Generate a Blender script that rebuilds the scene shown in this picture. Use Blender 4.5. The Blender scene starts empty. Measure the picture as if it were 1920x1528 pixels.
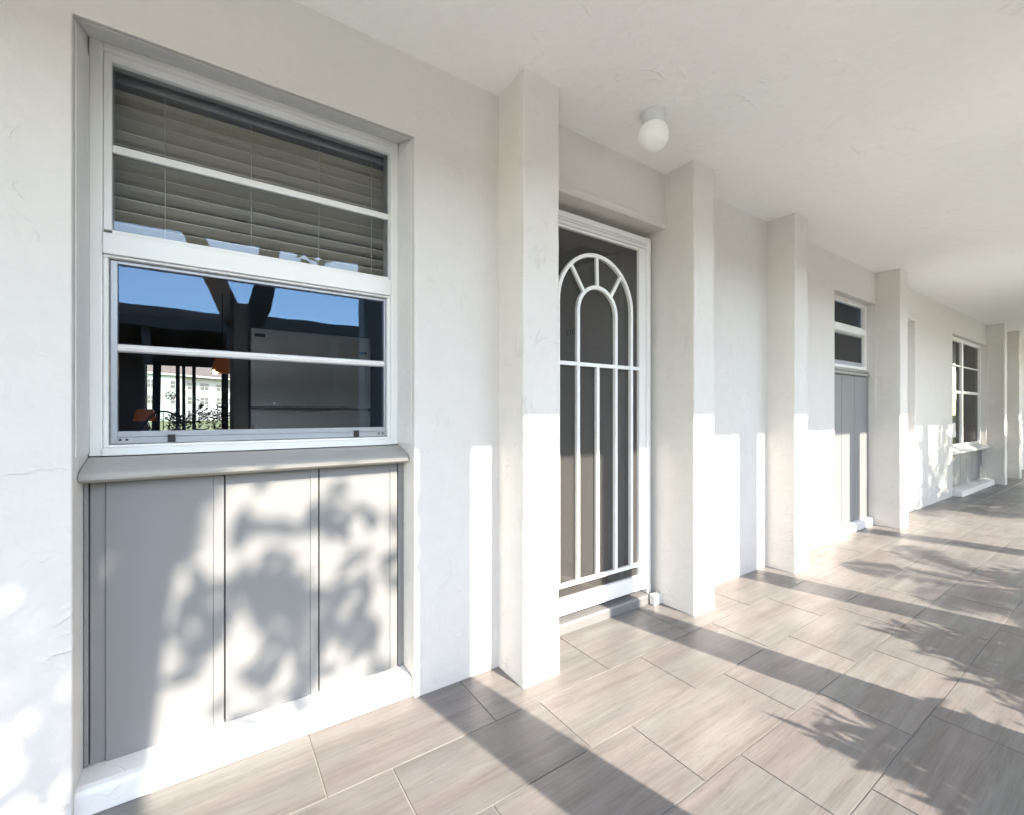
import bpy, bmesh, math, random
from mathutils import Vector, Matrix
R = math.radians
C = bpy.context.scene.collection
S = bpy.context.scene

# ------------------------------------------------ camera, sky, sun, exposure
cam = bpy.data.objects.new('camera', bpy.data.cameras.new('camera')); C.objects.link(cam)
cam.data.sensor_width = 36; cam.data.lens = 15.63; cam.data.shift_y = 0.0052
cam.data.clip_start = 0.02; cam.data.clip_end = 1000
cam.location = (0, 0, 1.086); cam.rotation_euler = (R(90), 0, R(-33.89))
S.camera = cam
w = bpy.data.worlds.new('World'); S.world = w; w.use_nodes = True
nt = w.node_tree; nt.nodes.clear()
sky = nt.nodes.new('ShaderNodeTexSky'); sky.sky_type = 'NISHITA'; sky.sun_disc = False
sky.sun_elevation = R(35.2); sky.sun_rotation = R(168); sky.air_density = 1.0; sky.dust_density = 0.1; sky.ozone_density = 2.4
bg = nt.nodes.new('ShaderNodeBackground'); bg.inputs[1].default_value = 0.15
wo = nt.nodes.new('ShaderNodeOutputWorld')
hs = nt.nodes.new('ShaderNodeHueSaturation'); hs.inputs['Saturation'].default_value = 0.80
nt.links.new(sky.outputs[0], hs.inputs['Color']); nt.links.new(hs.outputs[0], bg.inputs[0]); nt.links.new(bg.outputs[0], wo.inputs[0])
sun = bpy.data.objects.new('sun', bpy.data.lights.new('sun', 'SUN')); C.objects.link(sun)
sun.data.energy = 1.45; sun.data.angle = R(0.65); sun.data.color = (1.0, 0.985, 0.985)
SD = Vector((-0.2126, 1.0, -0.72)).normalized()
sun.rotation_euler = SD.to_track_quat('-Z', 'Y').to_euler()
sun.location = (2, -6, 6)
S.view_settings.view_transform = 'Standard'; S.view_settings.look = 'None'
S.view_settings.use_white_balance = True; S.view_settings.white_balance_temperature = 7950; S.view_settings.white_balance_tint = 10
S.view_settings.gamma = 1.0; S.view_settings.use_curve_mapping = False
S.view_settings.exposure = 3.16
S.render.engine = 'CYCLES'
S.cycles.max_bounces = 12; S.cycles.diffuse_bounces = 7; S.cycles.transparent_max_bounces = 24
S.cycles.glossy_bounces = 4

# ------------------------------------------------ materials
def newmat(name):
    m = bpy.data.materials.new(name); m.use_nodes = True
    n = m.node_tree.nodes; b = n.get('Principled BSDF')
    return m, m.node_tree, b
def N(t, kind, **kw):
    n = t.nodes.new(kind)
    for k, v in kw.items():
        if k in n.inputs: n.inputs[k].default_value = v
        else: setattr(n, k, v)
    return n
def simple(name, col, rough=0.5, metal=0.0, bump=0.0, bscale=40, var=0.0, spec=None):
    m, t, b = newmat(name)
    b.inputs['Base Color'].default_value = (*col, 1); b.inputs['Roughness'].default_value = rough
    b.inputs['Metallic'].default_value = metal
    if spec is not None: b.inputs['Specular IOR Level'].default_value = spec
    tc = N(t, 'ShaderNodeTexCoord')
    if bump:
        no = N(t, 'ShaderNodeTexNoise', Scale=bscale, Detail=4.0); t.links.new(tc.outputs['Object'], no.inputs['Vector'])
        bp = N(t, 'ShaderNodeBump', Strength=bump, Distance=0.004); t.links.new(no.outputs[0], bp.inputs['Height'])
        t.links.new(bp.outputs[0], b.inputs['Normal'])
    if var:
        n2 = N(t, 'ShaderNodeTexNoise', Scale=3.0, Detail=5.0); t.links.new(tc.outputs['Object'], n2.inputs['Vector'])
        mr = N(t, 'ShaderNodeMapRange'); mr.inputs[1].default_value = .3; mr.inputs[2].default_value = .7
        mr.inputs[3].default_value = 1 - var; mr.inputs[4].default_value = 1 + var
        t.links.new(n2.outputs[0], mr.inputs[0])
        hs = N(t, 'ShaderNodeHueSaturation'); hs.inputs['Color'].default_value = (*col, 1)
        t.links.new(mr.outputs[0], hs.inputs['Value']); t.links.new(hs.outputs[0], b.inputs['Base Color'])
    return m
def stucco(name, col, rid=0.55, fine=0.25, ridscale=5.0, crack=.8, mottle=.03):
    """painted skip-trowel plaster: sparse curved ridges, gouges and a fine grain"""
    m, t, b = newmat(name); L = t.links
    b.inputs['Roughness'].default_value = 0.62
    tc = N(t, 'ShaderNodeTexCoord')
    w1 = N(t, 'ShaderNodeTexNoise', Scale=ridscale, Detail=3.0, Distortion=1.6); L.new(tc.outputs['Object'], w1.inputs['Vector'])
    r1 = N(t, 'ShaderNodeValToRGB'); e = r1.color_ramp.elements
    e[0].position = .505; e[0].color = (0, 0, 0, 1); e[1].position = .56; e[1].color = (0, 0, 0, 1)
    q = e.new(.520); q.color = (1, 1, 1, 1)
    L.new(w1.outputs[0], r1.inputs[0])
    mk = N(t, 'ShaderNodeTexNoise', Scale=8.0, Detail=3.0); L.new(tc.outputs['Object'], mk.inputs['Vector'])
    mr = N(t, 'ShaderNodeMapRange'); mr.inputs[1].default_value = .53; mr.inputs[2].default_value = .64
    L.new(mk.outputs[0], mr.inputs[0])
    mu = N(t, 'ShaderNodeMath', operation='MULTIPLY'); L.new(r1.outputs[0], mu.inputs[0]); L.new(mr.outputs[0], mu.inputs[1])
    fi = N(t, 'ShaderNodeTexNoise', Scale=26.0, Detail=6.0); L.new(tc.outputs['Object'], fi.inputs['Vector'])
    md = N(t, 'ShaderNodeTexNoise', Scale=9.0, Detail=3.0); L.new(tc.outputs['Object'], md.inputs['Vector'])
    b1 = N(t, 'ShaderNodeBump', Strength=fine, Distance=0.0045); L.new(fi.outputs[0], b1.inputs['Height'])
    b2 = N(t, 'ShaderNodeBump', Strength=0.5, Distance=0.012); L.new(md.outputs[0], b2.inputs['Height']); L.new(b1.outputs[0], b2.inputs['Normal'])
    b3 = N(t, 'ShaderNodeBump', Strength=rid, Distance=0.004); L.new(mu.outputs[0], b3.inputs['Height']); L.new(b2.outputs[0], b3.inputs['Normal'])
    L.new(b3.outputs[0], b.inputs['Normal'])
    # faint warm / cool mottling of old paint, thin hairline scuffs
    v = N(t, 'ShaderNodeTexNoise', Scale=1.1, Detail=3.0); L.new(tc.outputs['Object'], v.inputs['Vector'])
    mx = N(t, 'ShaderNodeMix', data_type='RGBA'); L.new(v.outputs[0], mx.inputs[0])
    mx.inputs[6].default_value = (col[0]*1.03, col[1]*.985, col[2]*.965, 1); mx.inputs[7].default_value = (col[0]*.965, col[1]*1.0, col[2]*1.0, 1)
    cr = N(t, 'ShaderNodeTexNoise', Scale=3.4, Detail=6.0, Distortion=2.5); L.new(tc.outputs['Object'], cr.inputs['Vector'])
    r2 = N(t, 'ShaderNodeValToRGB'); e = r2.color_ramp.elements
    e[0].position = .418; e[0].color = (1, 1, 1, 1); e[1].position = .43; e[1].color = (1, 1, 1, 1)
    q = e.new(.424); q.color = (.55, .54, .52, 1); L.new(cr.outputs[0], r2.inputs[0])
    mk2 = N(t, 'ShaderNodeTexNoise', Scale=6.0, Detail=3.0); L.new(tc.outputs['Object'], mk2.inputs['Vector'])
    mr2 = N(t, 'ShaderNodeMapRange'); mr2.inputs[1].default_value = .56; mr2.inputs[2].default_value = .68; mr2.inputs[4].default_value = crack
    L.new(mk2.outputs[0], mr2.inputs[0])
    m2 = N(t, 'ShaderNodeMix', data_type='RGBA', blend_type='MULTIPLY'); L.new(mr2.outputs[0], m2.inputs[0])
    L.new(mx.outputs[2], m2.inputs[6]); L.new(r2.outputs[0], m2.inputs[7]); pn = N(t, 'ShaderNodeTexNoise', Scale=13.0, Detail=7.0); pn.inputs['Roughness'].default_value = .7; L.new(tc.outputs['Object'], pn.inputs['Vector'])
    pr = N(t, 'ShaderNodeMapRange'); pr.inputs[1].default_value = .3; pr.inputs[2].default_value = .7; pr.inputs[3].default_value = 1 - mottle; pr.inputs[4].default_value = 1 + mottle*.7; L.new(pn.outputs[0], pr.inputs[0])
    ph = N(t, 'ShaderNodeHueSaturation'); L.new(m2.outputs[2], ph.inputs['Color']); L.new(pr.outputs[0], ph.inputs['Value']); L.new(ph.outputs[0], b.inputs['Base Color'])
    return m
def glass(name, ior, tint, reflect_tint=(1, 1, 1)):
    m = bpy.data.materials.new(name); m.use_nodes = True; t = m.node_tree; t.nodes.clear()
    o = N(t, 'ShaderNodeOutputMaterial'); tr = N(t, 'ShaderNodeBsdfTransparent'); tr.inputs[0].default_value = (*tint, 1)
    gl = N(t, 'ShaderNodeBsdfGlossy', Roughness=0.004); gl.inputs['Color'].default_value = (*reflect_tint, 1); fr = N(t, 'ShaderNodeFresnel', IOR=ior)
    tc = N(t, 'ShaderNodeTexCoord'); no = N(t, 'ShaderNodeTexNoise', Scale=5.0, Detail=1.0)
    t.links.new(tc.outputs['Object'], no.inputs['Vector'])
    bp = N(t, 'ShaderNodeBump', Strength=0.06, Distance=0.01); t.links.new(no.outputs[0], bp.inputs['Height']); t.links.new(bp.outputs[0], gl.inputs['Normal'])
    mx = N(t, 'ShaderNodeMixShader')
    t.links.new(fr.outputs[0], mx.inputs[0]); t.links.new(tr.outputs[0], mx.inputs[1]); t.links.new(gl.outputs[0], mx.inputs[2])
    t.links.new(mx.outputs[0], o.inputs[0]); return m
def screen_mat(name, col, openness):
    m = bpy.data.materials.new(name); m.use_nodes = True; t = m.node_tree; t.nodes.clear()
    o = N(t, 'ShaderNodeOutputMaterial'); tr = N(t, 'ShaderNodeBsdfTransparent'); d = N(t, 'ShaderNodeBsdfDiffuse'); d.inputs[0].default_value = (*col, 1)
    mx = N(t, 'ShaderNodeMixShader'); mx.inputs[0].default_value = 1 - openness
    t.links.new(tr.outputs[0], mx.inputs[1]); t.links.new(d.outputs[0], mx.inputs[2]); t.links.new(mx.outputs[0], o.inputs[0]); return m
def emit(name, col, st):
    m = bpy.data.materials.new(name); m.use_nodes = True; b = m.node_tree.nodes['Principled BSDF']
    b.inputs['Base Color'].default_value = (*col, 1); b.inputs['Emission Color'].default_value = (*col, 1); b.inputs['Emission Strength'].default_value = st
    return m
def leafmat(name, c1, c2):
    m, t, b = newmat(name); L = t.links
    b.inputs['Roughness'].default_value = 0.42
    g = N(t, 'ShaderNodeNewGeometry'); mx = N(t, 'ShaderNodeMix', data_type='RGBA')
    mx.inputs[6].default_value = (*c1, 1); mx.inputs[7].default_value = (*c2, 1)
    L.new(g.outputs['Random Per Island'], mx.inputs[0]); L.new(mx.outputs[2], b.inputs['Base Color'])
    b.inputs['Transmission Weight'].default_value = 0.0
    return m
def tile_mat():
    m, t, b = newmat('porcelain_tile'); L = t.links
    tc = N(t, 'ShaderNodeTexCoord'); at = N(t, 'ShaderNodeAttribute', attribute_name='tile_seed')
    sc = N(t, 'ShaderNodeVectorMath', operation='SCALE'); sc.inputs['Scale'].default_value = 37.0; L.new(at.outputs['Color'], sc.inputs[0])
    ad = N(t, 'ShaderNodeVectorMath', operation='ADD'); L.new(tc.outputs['Object'], ad.inputs[0]); L.new(sc.outputs[0], ad.inputs[1])
    def streak(sx, sy, detail, dist):
        mp = N(t, 'ShaderNodeMapping'); mp.inputs['Scale'].default_value = (sx, sy, 1); L.new(ad.outputs[0], mp.inputs['Vector'])
        n = N(t, 'ShaderNodeTexNoise', Scale=1.0, Detail=detail, Distortion=dist); n.inputs['Roughness'].default_value = .72; L.new(mp.outputs[0], n.inputs['Vector']); return n
    a = streak(1.5, 22, 6.0, .5); c = streak(.8, 7, 2.0, .4); v = streak(1.2, 34, 3.0, .9); f = streak(10, 150, 2.0, 0)
    r = N(t, 'ShaderNodeValToRGB'); e = r.color_ramp.elements
    e[0].position = .30; e[0].color = (.132, .121, .115, 1); e[1].position = .72; e[1].color = (.216, .207, .200, 1)
    q = e.new(.5); q.color = (.175, .165, .160, 1); L.new(a.outputs[0], r.inputs[0])
    r2 = N(t, 'ShaderNodeValToRGB'); e = r2.color_ramp.elements
    e[0].position = .35; e[0].color = (1.045, .985, .985, 1); e[1].position = .65; e[1].color = (.965, 1.0, .985, 1); L.new(c.outputs[0], r2.inputs[0])
    m1 = N(t, 'ShaderNodeMix', data_type='RGBA', blend_type='MULTIPLY'); m1.inputs[0].default_value = 1; L.new(r.outputs[0], m1.inputs[6]); L.new(r2.outputs[0], m1.inputs[7])
    r3 = N(t, 'ShaderNodeValToRGB'); e = r3.color_ramp.elements
    e[0].position = .50; e[0].color = (1, 1, 1, 1); e[1].position = .545; e[1].color = (1, 1, 1, 1); q = e.new(.52); q.color = (.74, .70, .68, 1); L.new(v.outputs[0], r3.inputs[0])
    m2 = N(t, 'ShaderNodeMix', data_type='RGBA', blend_type='MULTIPLY'); m2.inputs[0].default_value = .65; L.new(m1.outputs[2], m2.inputs[6]); L.new(r3.outputs[0], m2.inputs[7])
    r4 = N(t, 'ShaderNodeMapRange'); r4.inputs[1].default_value = .3; r4.inputs[2].default_value = .7; r4.inputs[3].default_value = .95; r4.inputs[4].default_value = 1.05
    L.new(f.outputs[0], r4.inputs[0])
    sp = N(t, 'ShaderNodeSeparateColor'); L.new(at.outputs['Color'], sp.inputs[0])
    r5 = N(t, 'ShaderNodeMapRange'); r5.inputs[3].default_value = .93; r5.inputs[4].default_value = 1.07; L.new(sp.outputs[1], r5.inputs[0])
    mm = N(t, 'ShaderNodeMath', operation='MULTIPLY'); L.new(r4.outputs[0], mm.inputs[0]); L.new(r5.outputs[0], mm.inputs[1])
    dn = N(t, 'ShaderNodeTexNoise', Scale=1.6, Detail=6.0); dn.inputs['Roughness'].default_value = .65; L.new(tc.outputs['Object'], dn.inputs['Vector'])
    dr = N(t, 'ShaderNodeMapRange'); dr.inputs[1].default_value = .35; dr.inputs[2].default_value = .62; dr.inputs[3].default_value = .86; dr.inputs[4].default_value = 1.03; L.new(dn.outputs[0], dr.inputs[0])
    m3 = N(t, 'ShaderNodeMath', operation='MULTIPLY'); L.new(mm.outputs[0], m3.inputs[0]); L.new(dr.outputs[0], m3.inputs[1]); mm = m3
    rr = N(t, 'ShaderNodeMapRange'); rr.inputs[1].default_value = .35; rr.inputs[2].default_value = .65; rr.inputs[3].default_value = .46; rr.inputs[4].default_value = .30; L.new(dn.outputs[0], rr.inputs[0]); L.new(rr.outputs[0], b.inputs['Roughness'])
    hs = N(t, 'ShaderNodeHueSaturation'); L.new(m2.outputs[2], hs.inputs['Color']); L.new(mm.outputs[0], hs.inputs['Value']); L.new(hs.outputs[0], b.inputs['Base Color'])
    b.inputs['Roughness'].default_value = .36
    bp = N(t, 'ShaderNodeBump', Strength=.12, Distance=.001); L.new(a.outputs[0], bp.inputs['Height']); L.new(bp.outputs[0], b.inputs['Normal'])
    return m
M = dict(
    wall=stucco('stucco_wall', (.655, .630, .610), rid=.5, fine=.9, crack=.12),
    ceil=stucco('ceiling_plaster', (.92, .92, .925), rid=.5, fine=.8, ridscale=4.0, crack=.5, mottle=.012),
    pil=stucco('stucco_pilaster', (.665, .640, .616), rid=.7, fine=.9, ridscale=7.0, crack=.15),
    panel=simple('grey_panel_paint', (.222, .225, .227), .5, bump=.12, bscale=18, var=.035),
    sill=simple('grey_sill_paint', (.36, .35, .33), .5, bump=.1, bscale=30, var=.03),
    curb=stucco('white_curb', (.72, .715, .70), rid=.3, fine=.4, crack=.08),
    white=simple('white_vinyl', (.80, .80, .79), .32, var=.012),
    alu=simple('grey_aluminium', (.42, .44, .47), .38, metal=.35, var=.03),
    doorwhite=simple('white_door_metal', (.84, .84, .83), .35, var=.01),
    black=simple('black_plastic', (.015, .015, .015), .5),
    thr=simple('threshold_metal', (.22, .22, .22), .45, metal=.2, bump=.15, bscale=30, var=.06),
    slat=simple('cream_slat', (.80, .73, .62), .45, var=.02),
    rail=simple('blind_rail', (.50, .51, .52), .5),
    cord=simple('blind_cord', (.75, .73, .68), .8),
    glass=glass('window_glass', 1.62, (.96, .96, .97), (.22, .40, .64)),  # blue put into the reflection colour, deepens the mirrored sky; upper panes too
    glass2=glass('upper_glass', 1.48, (.97, .97, .96), (.55, .66, .80)),
    screen=screen_mat('insect_screen', (.11, .105, .10), .62),
    darkglass=glass('dark_glass', 1.12, (.22, .22, .22)),
    leafdoor=simple('grey_door_paint', (.60, .60, .59), .45, bump=.05),
    grout=simple('grout', (.25, .235, .22), .9, bump=.3, bscale=120, var=.3),
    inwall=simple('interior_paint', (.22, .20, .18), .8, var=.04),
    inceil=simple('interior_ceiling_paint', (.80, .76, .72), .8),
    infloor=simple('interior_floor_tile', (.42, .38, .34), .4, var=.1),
    frosted=simple('frosted_white', (.93, .93, .92), .3),
    metalgrey=simple('lamp_base_metal', (.66, .67, .68), .5),
    fridge=simple('fridge_enamel', (.82, .81, .79), .38, var=.02),
    bark=simple('tree_bark', (.13, .10, .075), .9, bump=.9, bscale=14, var=.25),
    stem=simple('palm_stem', (.22, .25, .11), .7, bump=.3, bscale=25, var=.15),
    leaf=leafmat('tree_leaves', (.035, .075, .018), (.09, .15, .035)),
    palmleaf=leafmat('palm_leaves', (.045, .10, .02), (.12, .19, .04)),
    hedge=leafmat('hedge_leaves', (.06, .12, .02), (.17, .25, .05)),
    darkleaf=leafmat('house_plant_leaves', (.015, .03, .012), (.04, .06, .02)),
    curtain=simple('navy_curtain', (.025, .035, .07), .9),
    darkframe=simple('dark_door_frame', (.03, .035, .05), .5),
    wood=simple('dark_wood', (.05, .03, .02), .5, var=.1),
    wicker=simple('dark_wicker', (.02, .015, .012), .7),
    shade=emit('orange_lamp_shade', (.20, .065, .02), .03),
    bulb=emit('lit_bulb', (1.0, .75, .4), 14),
    whitewall=simple('far_white_wall', (.36, .37, .39), .8, var=.03),
    greenwall=simple('far_pale_wall', (.27, .33, .30), .8, var=.03),
    roof=simple('brown_roof', (.11, .085, .07), .9, bump=.5, bscale=3, var=.15),
    farglass=simple('far_window_glass', (.05, .06, .07), .1),
    carport=simple('carport_fascia', (.10, .085, .075), .8, var=.05),
    soil=simple('soil_pot', (.25, .12, .07), .8, bump=.3),
    ornament=simple('grey_ornament', (.12, .12, .12), .6),
    plate=simple('number_plate', (.68, .70, .68), .4), ink=simple('number_ink', (.02, .02, .02), .6),
    concrete=simple('bounce_concrete', (.74, .71, .64), .9, bump=.3, bscale=30, var=.08), tile=tile_mat())
def ground_mat():
    m, t, b = newmat('lawn'); L = t.links
    tc = N(t, 'ShaderNodeTexCoord'); n = N(t, 'ShaderNodeTexNoise', Scale=1.2, Detail=8.0); L.new(tc.outputs['Object'], n.inputs['Vector'])
    r = N(t, 'ShaderNodeValToRGB'); e = r.color_ramp.elements
    e[0].position = .3; e[0].color = (.05, .075, .02, 1); e[1].position = .7; e[1].color = (.12, .14, .05, 1)
    L.new(n.outputs[0], r.inputs[0]); L.new(r.outputs[0], b.inputs['Base Color']); b.inputs['Roughness'].default_value = .95
    n2 = N(t, 'ShaderNodeTexNoise', Scale=60.0, Detail=4.0); L.new(tc.outputs['Object'], n2.inputs['Vector'])
    bp = N(t, 'ShaderNodeBump', Strength=.8, Distance=.03); L.new(n2.outputs[0], bp.inputs['Height']); L.new(bp.outputs[0], b.inputs['Normal'])
    return m
M['lawn'] = ground_mat()

# ------------------------------------------------ helpers
class MB:
    def __init__(s): s.v = []; s.f = []
    def add(s, vs, fs):
        o = len(s.v); s.v += [tuple(v) for v in vs]; s.f += [tuple(i + o for i in f) for f in fs]; return s
    def box(s, x0, x1, y0, y1, z0, z1):
        return s.add([(x0, y0, z0), (x1, y0, z0), (x1, y1, z0), (x0, y1, z0), (x0, y0, z1), (x1, y0, z1), (x1, y1, z1), (x0, y1, z1)],
                     [(0, 3, 2, 1), (4, 5, 6, 7), (0, 1, 5, 4), (1, 2, 6, 5), (2, 3, 7, 6), (3, 0, 4, 7)])
    def prism_x(s, x0, x1, prof):            # profile in (y, z), extruded along x
        n = len(prof)
        s.add([(x0, y, z) for y, z in prof] + [(x1, y, z) for y, z in prof],
              [tuple(range(n)), tuple(range(2*n - 1, n - 1, -1))] + [(i, n + i, n + (i + 1) % n, (i + 1) % n) for i in range(n)])
        return s
    def tube(s, pts, radii, n=8, cap=True):
        pts = [Vector(p) for p in pts]
        if not hasattr(radii, '__len__'): radii = [radii]*len(pts)
        base = len(s.v); up = Vector((0, 0, 1)); prev = None
        for i, p in enumerate(pts):
            d = (pts[min(i + 1, len(pts) - 1)] - pts[max(i - 1, 0)]).normalized()
            if prev is None:
                a = d.cross(up if abs(d.z) < .9 else Vector((1, 0, 0))).normalized()
            else: a = (prev - d*prev.dot(d)).normalized()
            prev = a; b = d.cross(a)
            for k in range(n):
                an = 2*math.pi*k/n; s.v.append(tuple(p + (a*math.cos(an) + b*math.sin(an))*radii[i]))
        for i in range(len(pts) - 1):
            for k in range(n):
                s.f.append((base + i*n + k, base + i*n + (k + 1) % n, base + (i + 1)*n + (k + 1) % n, base + (i + 1)*n + k))
        if cap:
            s.f.append(tuple(base + k for k in range(n))[::-1]); s.f.append(tuple(base + (len(pts) - 1)*n + k for k in range(n)))
        return s
    def lathe(s, cx, cy, prof, n=32):        # profile (r, z)
        base = len(s.v)
        for r, z in prof:
            for k in range(n):
                a = 2*math.pi*k/n; s.v.append((cx + r*math.cos(a), cy + r*math.sin(a), z))
        for i in range(len(prof) - 1):
            for k in range(n):
                s.f.append((base + i*n + k, base + i*n + (k + 1) % n, base + (i + 1)*n + (k + 1) % n, base + (i + 1)*n + k))
        s.f.append(tuple(base + k for k in range(n))[::-1]); s.f.append(tuple(base + (len(prof) - 1)*n + k for k in range(n)))
        return s
    def build(s, name, mat, parent=None, bevel=0, smooth=False, seg=2, label=None):
        me = bpy.data.meshes.new(name); me.from_pydata(s.v, [], s.f); me.update()
        bm = bmesh.new(); bm.from_mesh(me); bmesh.ops.recalc_face_normals(bm, faces=bm.faces) if bevel or smooth else None
        bm.to_mesh(me); bm.free()
        me.materials.append(M[mat])
        if smooth:
            for p in me.polygons: p.use_smooth = True
        o = bpy.data.objects.new(name, me); C.objects.link(o)
        if parent: o.parent = parent
        if bevel:
            b = o.modifiers.new('bevel', 'BEVEL'); b.width = bevel; b.segments = seg; b.limit_method = 'ANGLE'; b.angle_limit = R(40); b.harden_normals = False
        if label: o['label'] = label
        return o
def tag(o, label=None, cat=None, group=None, kind=None):
    if label: o['label'] = label
    if cat: o['category'] = cat
    if group: o['group'] = group
    if kind: o['kind'] = kind
    return o
def empty(name, loc=(0, 0, 0)):
    o = bpy.data.objects.new(name, None); C.objects.link(o); o.location = loc; o.empty_display_size = .1; return o
def copy_tree(o, parent=None):
    c = o.copy(); C.objects.link(c); c.parent = parent
    for ch in list(o.children): copy_tree(ch, c)
    return c

# ------------------------------------------------ ground and walkway floor
tag(MB().add([(-400, -400, -.12), (400, -400, -.12), (400, 400, -.12), (-400, 400, -.12)], [(0, 1, 2, 3)]).build('ground', 'lawn'), kind='structure')
tag(MB().box(-60, 80, -13.5, -2.75, -.13, -.112).build('bounce_paving', 'concrete'), kind='structure')  # unseen paving added to bounce sunlight up to the ceiling
XW0, XW1 = -5.0, 17.0
D = 1.615
def walkway():
    mb = MB()
    mb.box(XW0, XW1, -.55, 1.70, -.12, -.003)
    o = mb.build('walkway_base', 'grout'); tag(o, kind='structure')
    P, Q, g = .2815, .5625, .0016
    rnd = random.Random(4); v = []; f = []; cols = []
    for k in range(8):
        y1 = D - k*P; y0 = y1 - P
        if k == 7: y0 = max(y0, -.55)
        if k == 0: y1 = 1.668
        off = .829 + .188*k
        n0 = int((XW0 - off)/Q) - 1
        for i in range(n0, n0 + 45):
            x0 = off + i*Q; x1 = x0 + Q
            x0 = max(x0, XW0); x1 = min(x1, XW1)
            if x1 - x0 < .02: continue
            c = (rnd.random(), rnd.random(), rnd.random(), 1); b = len(v)
            e = .0012; dz = rnd.uniform(-.0004, .0004)
            v += [(x0 + g, y0 + g, -.003), (x1 - g, y0 + g, -.003), (x1 - g, y1 - g, -.003), (x0 + g, y1 - g, -.003),
                  (x0 + g + e, y0 + g + e, dz), (x1 - g - e, y0 + g + e, dz), (x1 - g - e, y1 - g - e, dz), (x0 + g + e, y1 - g - e, dz)]
            fs = [(4, 5, 6, 7), (0, 1, 5, 4), (1, 2, 6, 5), (2, 3, 7, 6), (3, 0, 4, 7)]
            f += [tuple(b + q for q in ff) for ff in fs]; cols += [c]*len(fs)
    me = bpy.data.meshes.new('walkway_floor'); me.from_pydata(v, [], f); me.update()
    ca = me.color_attributes.new('tile_seed', 'FLOAT_COLOR', 'CORNER')
    li = 0
    for p, c in zip(me.polygons, cols):
        for q in p.loop_indices: ca.data[q].color = c
    me.materials.append(M['tile'])
    o = bpy.data.objects.new('walkway_floor', me); C.objects.link(o); tag(o, kind='structure')
walkway()

# ------------------------------------------------ the building
B = empty('apartment_building', (0, 1.8, 0))
tag(B, 'cream stucco apartment building along the covered tiled walkway, with pilasters, grey panelled windows and doors', 'building')
class _P: pass
def bpart(mb, name, mat, parent=None, **k):
    o = mb.build(name, mat, None, **k); o.parent = parent or B
    if not parent: o.matrix_parent_inverse = Matrix.Translation((0, -1.8, 0))
    return o
CZ = 2.44
W1 = (-.308, .636); W2 = (4.405, 5.349); D1 = (1.20, 2.136); D3 = (5.56, 6.525); W3 = (8.03, 9.90); D4 = (10.16, 11.08)
WL = (-3.6, -1.4)
holes = [(W1[0], W1[1], .0, 2.135, 2.19), (W2[0], W2[1], .0, 2.135, 2.19), (D1[0], D1[1], 0, 2.13, 2.13), (D3[0], D3[1], 0, 2.11, 2.11),
         (W3[0], W3[1], .0, 2.12, 2.14), (D4[0], D4[1], 0, 2.11, 2.11)]
def facade():
    bm = bmesh.new(); Y0, Y1 = D, 1.95
    xs = sorted({XW0, XW1} | {h[0] for h in holes} | {h[1] for h in holes})
    zs = sorted({0.0, CZ} | {h[3] for h in holes})
    vc = {}
    def V(x, y, z):
        k = (round(x, 4), round(y, 4), round(z, 4))
        if k not in vc: vc[k] = bm.verts.new(k)
        return vc[k]
    def B_(x, z):       # the heads of the tall window openings rise inwards
        return 2.262 if abs(z - 2.135) < 1e-4 and W1[0] - 1e-4 <= x <= W1[1] + 1e-4 else z
    def hole(x, z):
        for h in holes:
            if h[0] < x < h[1] and h[2] - .01 < z < h[3]: return True
    for i in range(len(xs) - 1):
        for j in range(len(zs) - 1):
            x0, x1, z0, z1 = xs[i], xs[i + 1], zs[j], zs[j + 1]
            if hole((x0 + x1)/2, (z0 + z1)/2): continue
            bm.faces.new([V(x0, Y0, z0), V(x1, Y0, z0), V(x1, Y0, z1), V(x0, Y0, z1)])
            bm.faces.new([V(x0, Y1, B_(x0, z0)), V(x0, Y1, B_(x0, z1)), V(x1, Y1, B_(x1, z1)), V(x1, Y1, B_(x1, z0))])
    for h in holes:
        zz = [z for z in zs if z <= h[3] + 1e-6]
        for j in range(len(zz) - 1):
            z0, z1 = zz[j], zz[j + 1]
            for x, fl in ((h[0], 0), (h[1], 1)):
                q = [V(x, Y0, z0), V(x, Y0, z1), V(x, Y1, B_(x, z1)), V(x, Y1, z0)]
                bm.faces.new(q if fl else q[::-1])
        q = [V(h[0], Y0, h[3]), V(h[1], Y0, h[3]), V(h[1], Y1, B_(h[1], h[3])), V(h[0], Y1, B_(h[0], h[3]))]
        bm.faces.new(q)
    bmesh.ops.dissolve_limit(bm, angle_limit=.01, verts=bm.verts, edges=bm.edges)
    bmesh.ops.recalc_face_normals(bm, faces=bm.faces)
    me = bpy.data.meshes.new('facade_wall'); bm.to_mesh(me); bm.free(); me.materials.append(M['wall'])
    o = bpy.data.objects.new('facade_wall', me); C.objects.link(o); o.parent = B; o.matrix_parent_inverse = Matrix.Translation((0, -1.8, 0))
    b = o.modifiers.new('bevel', 'BEVEL'); b.width = .022; b.segments = 4; b.limit_method = 'ANGLE'; b.angle_limit = R(40)
facade()
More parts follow.
